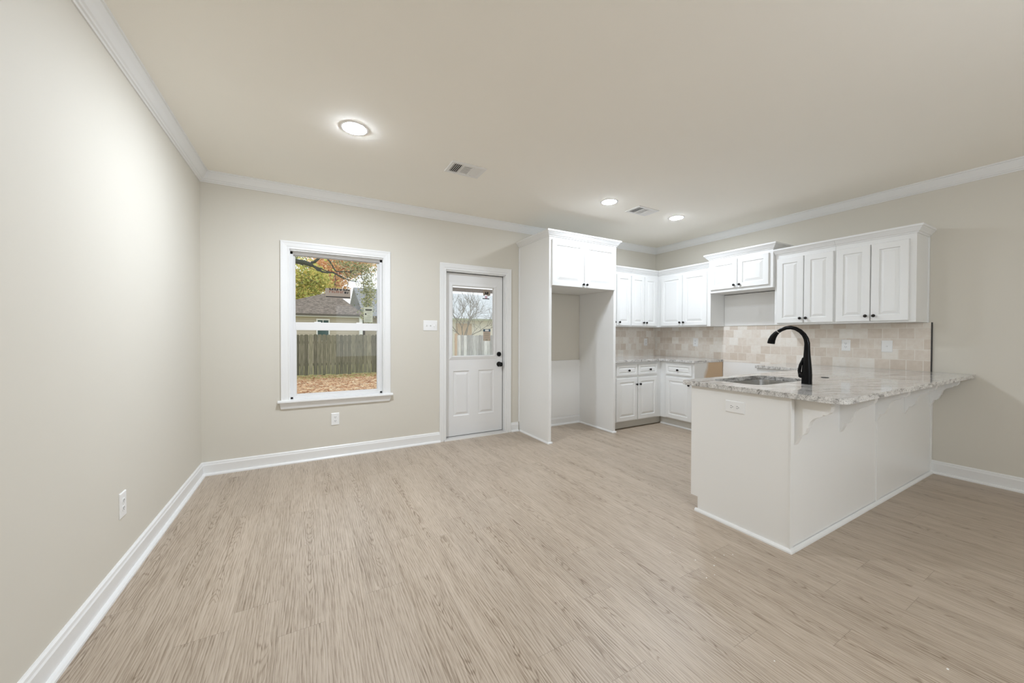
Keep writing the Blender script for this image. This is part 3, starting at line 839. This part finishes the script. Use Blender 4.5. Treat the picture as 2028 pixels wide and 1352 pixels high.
# ------------------------------------------------------------------ base cabinets
BY, BX = -.640, W - .640
t = Thing('base_cabinet', (4.86, -.30, 0), 'white base cabinet on the back wall with two drawers over two doors', 'cabinet', 'base cabinets')
t.part('carcass', MB().box(FX1 + .001, BX, BY, YB, .105, .913), 'cabinet')
mp = map_back(BY)
door(t, mp, 4.440, 4.829, .733, .880, (4.655, .803), 'drawer', **DRW)
door(t, mp, 4.848, 5.232, .733, .880, (5.074, .803), 'drawer', **DRW)
door(t, mp, 4.440, 4.829, .118, .700, (4.805, .606))
door(t, mp, 4.848, 5.232, .118, .700, (4.874, .606))
t.part('toe_kick', MB().box(FX1 + .001, BX + .038, -.600, -.572, .008, .1035), 'toe')
t = Thing('base_cabinet', (W - .32, -.60, 0), 'white base cabinet on the right wall beside the range gap with one drawer and door', 'cabinet', 'base cabinets')
t.part('carcass', MB().box(BX + .0015, WR, -1.176, YB, .105, .913), 'cabinet')
mp = map_right(BX)
door(t, mp, -.742, -1.150, .733, .880, (-.946, .803), 'drawer', **DRW)
door(t, mp, -.742, -1.150, .118, .700, (-1.120, .612))
t.part('side_panel', MB().box(BX + .0015, W - .012, -1.182, -1.176, .0, .913), 'bare_side', label='half painted particle board side')
t.part('toe_kick', MB().box(BX + .040, BX + .08, -1.176, -.603, .0, .1045), 'toe')
t.part('shoe_molding', MB().sweep(SH, [(BX + .04, -.617), (BX + .04, -1.176)], plan), 'trim')
t = Thing('base_cabinet', (W - .32, -2.2, 0), 'white base cabinet half hidden behind the peninsula at the far side of the range gap', 'cabinet', 'base cabinets')
t.part('carcass', MB().box(BX, WR, -2.535, -1.962, .105, .913), 'cabinet')
door(t, map_right(BX), -1.975, -2.44, .733, .880, (-2.2, .803), 'drawer', **DRW)
door(t, map_right(BX), -1.975, -2.44, .118, .700, (-2.01, .612))
t.part('toe_kick', MB().box(BX + .07, BX + .10, -2.535, -1.962, 0, .106), 'toe')

# peninsula
PX, PB, PF = 3.322, -2.545, -3.188
t = Thing('peninsula_cabinet', (4.64, -2.87, 0), 'white painted peninsula base with flat panels and scrolled brackets under the granite bar', 'cabinet')
b = MB().prism([(PB, .105), (PB, .913), (PF + .012, .913), (PF + .012, 0), (-2.600, 0), (-2.600, .105)], lambda a, c, h: (h, a, c), PX, PX + .018)
t.part('end_panel', b, 'panel')
t.part('carcass', MB().box(PX + .018, WR, PB - .55, PB, .105, .719), 'cabinet')
t.part('toe_kick', MB().box(PX + .018, WR, -2.615, -2.600, 0, .106), 'toe')
t.part('back_panel', MB().box(PX, WR, PF, PF + .0119, 0, .913), 'panel')
for x0, x1 in ((PX - .003, PX + .034), (4.622, 4.678), (5.915, WR)):
    t.part('batten', MB().box(x0, x1, PF - .006, PF, 0, .913), 'panel', bevel=.001)
SH2 = [(0, 0), (.018, 0), (.017, .009), (.012, .017), (0, .021)]
t.part('shoe_molding', MB().sweep(SH2, [(PX, -2.585), (PX, PF - .004), (W - .040, PF - .004)], plan), 'trim')
prof = [(0.0000, 0.9130), (0.1640, 0.9130), (0.1728, 0.9000), (0.1776, 0.8860), (0.1768, 0.8680), (0.1712, 0.8520), (0.1616, 0.8400), (0.1488, 0.8350), (0.1408, 0.8350), (0.1376, 0.8240), (0.1264, 0.8180),
        (0.1104, 0.8120), (0.0928, 0.8000), (0.0800, 0.7820), (0.0736, 0.7600), (0.0720, 0.7440), (0.0640, 0.7400), (0.0616, 0.7280), (0.0560, 0.7100), (0.0464, 0.6980), (0.0336, 0.6920), (0.0256, 0.6920), (0.0240, 0.6780), (0.0160, 0.6580), (0.0064, 0.6360), (0.0000, 0.6280)]
for x in (3.366, 3.985, 4.600, 5.226, 5.880):
    t.part('corbel', MB().prism(prof, lambda a, c, h: (h, PF - a, c), x, x + .046), 'panel', bevel=.0015)
mp_k = lambda a, b, n: (a, PB + n, b)
xs = [3.345, 3.80, 4.255, 4.71, 5.165]
for k in range(4):
    door(t, mp_k, xs[k] + .006, xs[k + 1] - .006, .118, .870, (xs[k] + .03 if k % 2 else xs[k + 1] - .03, .80))

# ------------------------------------------------------------------ counters, sink, faucet
def slab_mesh(outer, holes, z0, z1):
    bm = bmesh.new()
    loops = []
    edges = []
    for lp in [outer] + holes:
        vs = [bm.verts.new((a, b, z1)) for a, b in lp]
        loops.append(vs)
        for i in range(len(vs)): edges.append(bm.edges.new((vs[i], vs[(i + 1) % len(vs)])))
    bmesh.ops.triangle_fill(bm, edges=edges, use_beauty=True)
    mb = MB()
    bm.verts.index_update()
    n = len(bm.verts)
    mb.v = [tuple(v.co) for v in bm.verts] + [(v.co.x, v.co.y, z0) for v in bm.verts]
    for f in bm.faces:
        idx = [v.index for v in f.verts]
        mb.f.append(tuple(idx)); mb.f.append(tuple(i + n for i in reversed(idx)))
    for vs in loops:
        for i in range(len(vs)):
            a, b = vs[i].index, vs[(i + 1) % len(vs)].index
            mb.f.append((a, b, b + n, a + n))
    bm.free()
    return mb
def rounded(x0, x1, y0, y1, r, n=6):
    pts = []
    for cx, cy, a0 in ((x1 - r, y1 - r, 0), (x0 + r, y1 - r, 90), (x0 + r, y0 + r, 180), (x1 - r, y0 + r, 270)):
        for k in range(n + 1):
            q = math.radians(a0 + 90 * k / n); pts.append((cx + r * math.cos(q), cy + r * math.sin(q)))
    return pts
CZ0, CZ1 = .914, .946
ct = make('countertop', slab_mesh([(FX1 + .0015, -.0145), (FX1 + .001, -.680), (BX - .035, -.680), (BX - .035, -1.192), (W - .0145, -1.192), (W - .0145, -.0145)], [], CZ0, CZ1), 'granite', (5.2, -.4, CZ0), bevel=.003)
tag(ct, 'grey veined granite countertop in the back kitchen corner', 'countertop')
SKX0, SKX1, SKY0, SKY1 = 3.490, 4.190, -2.935, -2.575
arc = [(3.295 + .085 * (1 - math.cos(q)), -3.360 - .085 * math.sin(q)) for q in [math.radians(15 * k) for k in range(7)]]
outer = [(W - .002, -1.956), (BX - .030, -1.956), (BX - .030, -2.480), (3.320, -2.480), (3.302, -2.486), (3.295, -2.505)] + arc + [(WR, -3.445), (WR, -3.188), (W - .016, -3.188), (W - .016, -1.957)]
outer = outer[1:] + []
hole = rounded(SKX0, SKX1, SKY0, SKY1, .085)
ct = make('countertop', slab_mesh([(W - .016, -1.956)] + outer, [hole], CZ0, CZ1), 'granite', (4.6, -2.9, CZ0), bevel=.003)
tag(ct, 'grey veined granite bar top with sink cutout on the peninsula', 'countertop')

t = Thing('kitchen_sink', (3.84, -2.755, .72), 'stainless steel sink set under the peninsula granite', 'sink')
rim = [rounded(SKX0 - .03, SKX1 + .03, SKY0 - .03, SKY1 + .03, .10), rounded(SKX0 + .004, SKX1 - .004, SKY0 + .004, SKY1 - .004, .083)]
rings = [[(a, c, .9135) for a, c in rim[0]], [(a, c, .9135) for a, c in rim[1]]]
for ins, z in ((.006, .89), (.012, .76), (.020, .735), (.045, .724)):
    rings.append([(a, c, z) for a, c in rounded(SKX0 + ins, SKX1 - ins, SKY0 + ins, SKY1 - ins, max(.083 - ins * .5, .04))])
t.part('bowl', MB().quadgrid(rings, True, False, True), 'steel', smooth=35)
t.part('drain', MB().lathe([(0, 0), (.045, 0), (.044, .004), (.030, .005), (.028, .002), (0, .002)], (3.84, -2.755, .7242), (0, 0, 1), 24), 'steel', smooth=35)

fx, fy = 3.872, -3.042
t = Thing('kitchen_faucet', (fx, fy, CZ1), 'tall black gooseneck faucet with pull down head behind the sink', 'faucet')
t.part('body', MB().lathe([(0, 0), (.0305, 0), (.0305, .004), (.0295, .030), (.0300, .060), (.0285, .100), (.0245, .150), (.0200, .200), (.0175, .245), (.0172, .262)], (fx, fy, CZ1), (0, 0, 1), 28), 'faucet', smooth=50)
arcpts = [(fx, fy + d, CZ1 + h) for d, h in ((0, .256), (0, .283), (.006, .314), (.020, .343), (.042, .368), (.070, .386), (.100, .394), (.130, .392), (.158, .381), (.180, .367))]
t.part('neck', MB().tube(arcpts, [.0172, .0165, .0155, .0145, .0138, .0134, .0132, .0132, .0132, .0132], 20), 'faucet', smooth=60)
h0 = Vector((fx, fy + .182, CZ1 + .365))
hp = [h0, h0 + Vector((0, .016, -.014)), h0 + Vector((0, .032, -.036)), h0 + Vector((0, .043, -.062)), h0 + Vector((0, .047, -.082)), h0 + Vector((0, .048, -.089))]
t.part('spray_head', MB().tube(hp, [.0138, .0165, .0205, .0235, .0250, .0235], 20), 'faucet', smooth=60)
t.part('collar', MB().tube([h0 + Vector((0, -.003, .0025)), h0 + Vector((0, .001, -.001))], .0142, 20), 'steel', smooth=60)
hb = Vector((fx - .010, fy + .024, CZ1 + .060))
hd = Vector((-.55, .83, 0)).normalized()
hnd = t.part('handle_hub', MB().lathe([(0, -.02), (.021, -.02), (.0215, 0), (.0205, .012), (.014, .020), (0, .022)], hb, hd, 20), 'faucet', smooth=50)
lv = [hb + hd * .012, hb + hd * .016 + Vector((0, 0, .03)), hb + hd * .010 + Vector((0, 0, .07)), hb + hd * -.001 + Vector((0, 0, .100)), hb + hd * -.006 + Vector((0, 0, .122))]
t.part('lever', MB().tube(lv, [.010, .0105, .0095, .0085, .006], 14), 'faucet', parent=hnd, smooth=60)
hc = make('hole_cover', MB().lathe([(0, 0), (.026, 0), (.026, .002), (.022, .004), (0, .004)], (4.46, -2.925, CZ1), (0, 0, 1), 24), 'black', (4.46, -2.925, CZ1), smooth=40)
tag(hc, 'small round black cover lying flat on the granite right of the faucet', 'hole cover')

# ------------------------------------------------------------------ crumbs on the floor
random.seed(3)
b = MB()
for x, y in ((2.886, -3.007), (3.005, -3.04), (2.956, -3.018), (2.676, -3.093), (2.765, -2.967), (2.887, -3.144), (2.866, -2.747), (2.984, -3.875), (2.441, -3.531), (2.737, -3.099), (2.81, -3.05), (2.70, -2.85)):
    s = random.uniform(.0022, .0045)
    b.lathe([(0, 0), (s, .0), (s * .9, s * .6), (0, s)], (x, y, 0), (0, 0, 1), 5)
o = make('drywall_crumbs', b, 'crumb', (2.85, -3.05, 0))
tag(o, 'white crumbs scattered on the floor beside the peninsula corner', 'crumbs', None, 'stuff')

# ------------------------------------------------------------------ outdoors
GZ = -.21
struct('ground', MB().box(-30, 40, T + .02, 70, GZ - .3, GZ), 'ground', 'lawn covered with fallen leaves')
random.seed(11)
b = MB()
for i in range(5200):
    x, y = random.uniform(-2.2, 5.2), random.uniform(6.2, 10.88)
    s = random.uniform(.028, .06); a = random.uniform(0, 6.28); tl = random.uniform(-.5, .5)
    ca, sa = math.cos(a) * s, math.sin(a) * s
    z = GZ + .012
    b.poly([(x + ca, y + sa, z + tl * s), (x - sa * .55, y + ca * .55, z), (x - ca, y - sa, z - tl * s * .2), (x + sa * .55, y - ca * .55, z + .01)])
o = make('fallen_leaves', b, 'leaf_fallen', (1.5, 8.5, GZ))
tag(o, 'brown and tan fallen leaves covering the lawn before the fence', 'leaves', None, 'stuff')

FYY = 11.0
def fence(label, xa, xb, mat, posts, seed):
    t = Thing('wooden_fence', ((xa + xb) / 2, FYY, GZ), label, 'fence')
    random.seed(seed)
    b = MB()
    x = xa
    while x < xb:
        w = random.uniform(.126, .140); h = 1.285 + random.uniform(-.012, .012); dy = random.uniform(-.006, .006); zb = GZ + random.uniform(.0, .05)
        c = .036
        b.prism([(x, zb), (x + w, zb), (x + w, h - c), (x + w - c * .5, h - c * .25), (x + w - c, h), (x + c, h), (x + c * .5, h - c * .25), (x, h - c)], lambda a, q, hh: (a, hh, q), FYY + dy, FYY + dy + .018)
        x += w + random.uniform(.004, .013)
    t.part('pickets', b, mat)
    for z in (.15, .95):
        t.part('rail', MB().box(xa, xb, FYY + .026, FYY + .065, z, z + .09), mat)
    for px in posts:
        t.part('post', MB().box(px, px + .09, FYY + .066, FYY + .155, GZ, 1.2), mat)
    return t
fence('greenish brown weathered picket fence across the yard, seen through the window', -4.0, 5.0, 'fence', (-3.5, -1.1, 1.3, 3.7), 5)
t = fence('picket fence with door glass glare put into its pale colour and a tan end post', 6.40, 13.5, 'fence_glare', (8.5, 10.9, 13.2), 6)
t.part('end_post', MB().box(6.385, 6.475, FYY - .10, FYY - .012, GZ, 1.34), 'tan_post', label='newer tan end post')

t = Thing('neighbour_house', (.8, 20, GZ), 'beige sided house with brown hip roof behind the fence, seen through the window', 'house')
wl = t.part('wall', MB().box(-1.5, 3.25, 17.3, 22.7, GZ, 2.36), 'siding')
A, B_, C_, D_, E_ = (-2.0, 17, 2.33), (3.48, 17, 2.36), (2.12, 20, 3.83), (-2.0, 23, 2.33), (3.48, 23, 2.36)
b = MB()
b.poly([A, B_, C_]); b.poly([B_, E_, C_]); b.poly([E_, D_, C_]); b.poly([D_, A, C_]); b.poly([A, D_, E_, B_])
t.part('roof', b, 'roof_brown')
t.part('gutter', MB().box(-2.02, 3.50, 16.93, 17.02, 2.25, 2.35), 'gutter')
t.part('fascia', MB().box(-2.0, 3.48, 17.0, 17.30, 2.20, 2.26), 'white_out')
wn = t.part('window', MB().box(1.20, 1.26, 17.22, 17.31, .9, 2.10).box(1.76, 1.82, 17.22, 17.31, .9, 2.10).box(1.26, 1.76, 17.22, 17.31, 2.03, 2.10).box(1.26, 1.76, 17.22, 17.31, .9, .97).box(1.26, 1.76, 17.24, 17.31, 1.50, 1.54).box(1.495, 1.52, 17.24, 17.31, 1.54, 2.03), 'white_out')
t.part('pane', MB().box(1.26, 1.76, 17.28, 17.305, .97, 2.03), 'teal_pane', parent=wn)
t.part('downspout', MB().box(3.23, 3.40, 17.10, 17.28, GZ, 2.25), 'white_out')

t = Thing('neighbour_house', (5.0, 21.5, GZ), 'second house with a taller grey roof behind the leafy branches, seen through the window', 'house')
t.part('wall', MB().box(3.7, 6.3, 18.5, 25, GZ, 2.4), 'siding')
b = MB()
a1, a2, a3, a4 = (3.62, 24, 4.62), (6.5, 24, 4.62), (6.5, 18, 2.36), (3.56, 18, 2.36)
b.poly([a4, a3, a2, a1]); b.poly([a1, a2, (6.5, 29, 2.36), (3.56, 29, 2.36)]); b.poly([a1, (3.56, 29, 2.36), a4]); b.poly([a2, a3, (6.5, 29, 2.36)]); b.poly([a4, (3.56, 29, 2.36), (6.5, 29, 2.36), a3])
t.part('roof', b, 'roof_grey')
t.part('gutter', MB().box(3.56, 6.5, 17.93, 18.02, 2.24, 2.35), 'gutter')
t = Thing('neighbour_house', (11, 21.5, GZ), 'house with door glass glare put into its pale walls and roof, behind the bare tree', 'house')
t.part('wall', MB().box(7.2, 16.5, 18.5, 25, GZ, 2.4), 'glare_pale_siding')
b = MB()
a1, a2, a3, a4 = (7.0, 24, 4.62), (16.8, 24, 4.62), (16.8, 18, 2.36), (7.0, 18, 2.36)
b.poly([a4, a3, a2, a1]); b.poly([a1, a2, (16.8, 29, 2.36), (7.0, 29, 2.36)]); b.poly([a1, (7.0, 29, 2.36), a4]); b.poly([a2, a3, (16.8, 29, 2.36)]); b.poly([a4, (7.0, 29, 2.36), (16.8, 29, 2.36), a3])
t.part('roof', b, 'roof_glare')
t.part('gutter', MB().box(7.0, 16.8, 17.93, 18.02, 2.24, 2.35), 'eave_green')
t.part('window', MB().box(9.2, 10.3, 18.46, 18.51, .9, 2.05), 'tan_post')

t = Thing('porch_beam', (3.9, 2.24, GZ), 'dark brown porch beam high outside the door glass', 'beam')
t.part('beam', MB().box(2.45, 6.2, 2.2, 2.29, 2.098, 2.160), 'beam')
t.part('post', MB().box(2.45, 2.54, 2.2, 2.29, GZ, 2.098), 'beam')
t.part('post', MB().box(6.11, 6.2, 2.2, 2.29, GZ, 2.098), 'beam')

def leaves(blobs, n, smin, smax, seed):
    random.seed(seed)
    b = MB()
    wsum = sum(w for _, _, w in blobs)
    for c, r, w in blobs:
        for i in range(int(n * w / wsum)):
            p = Vector((random.gauss(0, .5) * r[0], random.gauss(0, .5) * r[1], random.gauss(0, .5) * r[2])) + Vector(c)
            s = random.uniform(smin, smax)
            d = Vector((random.gauss(0, 1), random.gauss(0, 1), random.gauss(0, 1))).normalized()
            e = d.cross(Vector((random.gauss(0, 1), random.gauss(0, 1), random.gauss(0, 1)))).normalized()
            b.poly([p + d * s, p + e * s * .5, p - d * s, p - e * s * .5])
    return b
# big oak whose limb reaches across the top of the window
t = Thing('oak_tree', (-3.0, 8.4, GZ), 'large oak reaching a dark mossy limb across the top of the window', 'tree')
b = MB()
b.tube([(-3.0, 8.4, GZ), (-2.95, 8.4, 1.0), (-2.8, 8.3, 2.4), (-2.2, 8.2, 3.3), (-1.2, 8.1, 3.55), (-.3, 8.0, 3.46), (.45, 8, 3.385), (.75, 8, 3.36), (.95, 8, 3.30)], [.30, .26, .22, .15, .11, .085, .072, .068, .060], 12)
b.tube([(-2.8, 8.3, 2.4), (-3.2, 8.6, 4.0), (-3.0, 9, 6.0)], [.2, .14, .05], 10)
def limb(pts, r0, r1):
    n = len(pts)
    out = []; rr = []
    random.seed(len(pts) * 7 + int(abs(pts[0][0]) * 100))
    for i in range(n - 1):
        a, c = Vector(pts[i]), Vector(pts[i + 1])
        for k in range(3):
            f_ = k / 3
            out.append(a.lerp(c, f_) + (Vector((random.uniform(-.012, .012), 0, random.uniform(-.012, .012))) if (i or k) else Vector()))
            rr.append(r0 + (r1 - r0) * (i + f_) / (n - 1))
    out.append(Vector(pts[-1])); rr.append(r1)
    b.tube(out, rr, 7)
limb([(.93, 8, 3.31), (1.02, 8, 3.24), (1.204, 8, 3.134), (1.50, 8, 3.129), (1.72, 8, 3.03), (1.95, 8, 2.93), (2.20, 8, 2.91)], .036, .009)
limb([(.92, 8, 3.34), (1.04, 8, 3.45), (1.2, 8.1, 3.60)], .045, .03)
limb([(1.0, 8, 3.28), (1.15, 8, 3.21), (1.18, 8, 3.14)], .026, .015)
limb([(1.02, 8, 3.27), (1.25, 8, 3.20), (1.54, 8, 3.10), (1.80, 8, 2.96)], .020, .010)
limb([(1.30, 8.1, 3.60), (1.42, 8, 3.44), (1.50, 8, 3.28), (1.56, 8, 3.18), (1.91, 8, 3.20), (2.1, 8, 3.26), (2.3, 8, 3.22)], .024, .010)
limb([(1.91, 8, 3.20), (2.10, 8, 3.12), (2.27, 8, 3.11), (2.34, 8, 2.95), (2.33, 8, 2.7)], .014, .006)
limb([(1.55, 8, 3.12), (1.56, 8, 2.95), (1.54, 8, 2.80), (1.53, 8, 2.6)], .011, .007)
limb([(1.80, 8, 3.18), (1.88, 8, 3.05), (1.90, 8, 2.85), (1.89, 8, 2.62)], .010, .006)
limb([(1.54, 8, 2.80), (1.70, 8, 2.72), (1.90, 8, 2.62)], .007, .005)
limb([(.60, 8, 3.34), (.78, 8, 3.24), (.95, 8, 3.20), (1.15, 8, 3.14)], .010, .006)
limb([(.55, 8, 3.10), (.75, 8, 3.02), (.92, 8, 2.88), (1.1, 8, 2.78)], .006, .004)
limb([(2.0, 8.1, 3.5), (2.2, 8, 3.35), (2.45, 8, 3.30), (2.6, 8, 3.1)], .014, .007)
limb([(2.33, 8, 2.9), (2.42, 8, 2.5), (2.45, 8, 2.1), (2.40, 8, 1.7)], .008, .004)
t.part('branches', b, 'bark', smooth=50)
t.part('foliage', leaves([((2.25, 8.0, 3.35), (.5, .3, .22), 5), ((2.45, 8.0, 2.95), (.26, .3, .45), 4), ((2.48, 8, 2.45), (.22, .25, .5), 5), ((2.42, 8, 1.9), (.16, .2, .35), 3), ((1.75, 8, 3.42), (.3, .3, .12), 1), ((2.0, 8, 3.05), (.25, .2, .12), .8), ((.5, 8, 3.5), (.5, .3, .1), .5)], 2600, .022, .045, 21), 'leaf_green')
t = Thing('yellow_tree', (-.6, 25, GZ), 'yellow green autumn tree behind the brown roof at the left of the window', 'tree')
t.part('trunk', MB().tube([(-.6, 25, GZ), (-.5, 25, 2.5), (-.2, 25, 5)], [.25, .2, .08], 10), 'bark')
t.part('foliage', leaves([((-.4, 25, 5.2), (2.0, 1.6, 1.4), 5), ((1.3, 25, 5.0), (.9, 1.2, .9), 3.5), ((.5, 24.5, 3.9), (1.4, 1, .6), 2.5), ((-1.8, 25, 4.4), (1.6, 1.4, 1.2), 2)], 8000, .07, .15, 31), 'leaf_yellow')
t = Thing('orange_tree', (3.0, 31, GZ), 'orange autumn tree in the middle of the upper window pane', 'tree')
t.part('trunk', MB().tube([(3.0, 31, GZ), (3.0, 31, 3), (2.9, 31, 6.5)], [.28, .2, .08], 10), 'bark')
t.part('foliage', leaves([((2.2, 31, 7.0), (1.5, 1.5, 1.2), 5), ((3.5, 31, 7.7), (1.3, 1.5, .9), 4), ((2.7, 31, 5.7), (.9, 1.2, .9), 4), ((4.7, 31, 7.9), (1.5, 1.4, .9), 4), ((4.0, 31, 6.8), (.8, 1.0, .5), 2)], 8500, .08, .17, 41), 'leaf_orange')
# bare tree before the door side of the fence
t = Thing('bare_tree', (7.25, 12.0, GZ), 'leafless grey tree with upward branches beyond the fence, seen through the door glass', 'tree')
b = MB()
random.seed(9)
def grow(p, d, ln, r, lvl):
    pts = [p]; q = p
    for k in range(4):
        d = (d + Vector((random.gauss(0, .13), random.gauss(0, .13), random.gauss(0, .10)))).normalized()
        q = q + d * ln / 4; pts.append(q)
    b.tube(pts, [r, r * .9, r * .8, r * .7, r * .6], 6)
    if lvl:
        for k in range(3 if lvl > 1 else 4):
            dd = (d + Vector((random.gauss(0, .55), random.gauss(0, .4), random.gauss(.25, .3)))).normalized()
            grow(pts[random.choice((2, 3, 4))], dd, ln * random.uniform(.6, .85), r * .6, lvl - 1)
base = Vector((7.25, 12.0, GZ))
b.tube([base, base + Vector((-.02, 0, .7)), base + Vector((-.03, 0, 1.35))], [.075, .06, .055], 8)
for dx, dz in ((-.75, .7), (-.30, 1.0), (.15, 1.0), (.55, .8), (.95, .45)):
    grow(base + Vector((-.03, 0, 1.3)), Vector((dx, random.uniform(-.2, .2), dz)).normalized(), .95, .028, 4)
t.part('branches', b, 'bark_pale')
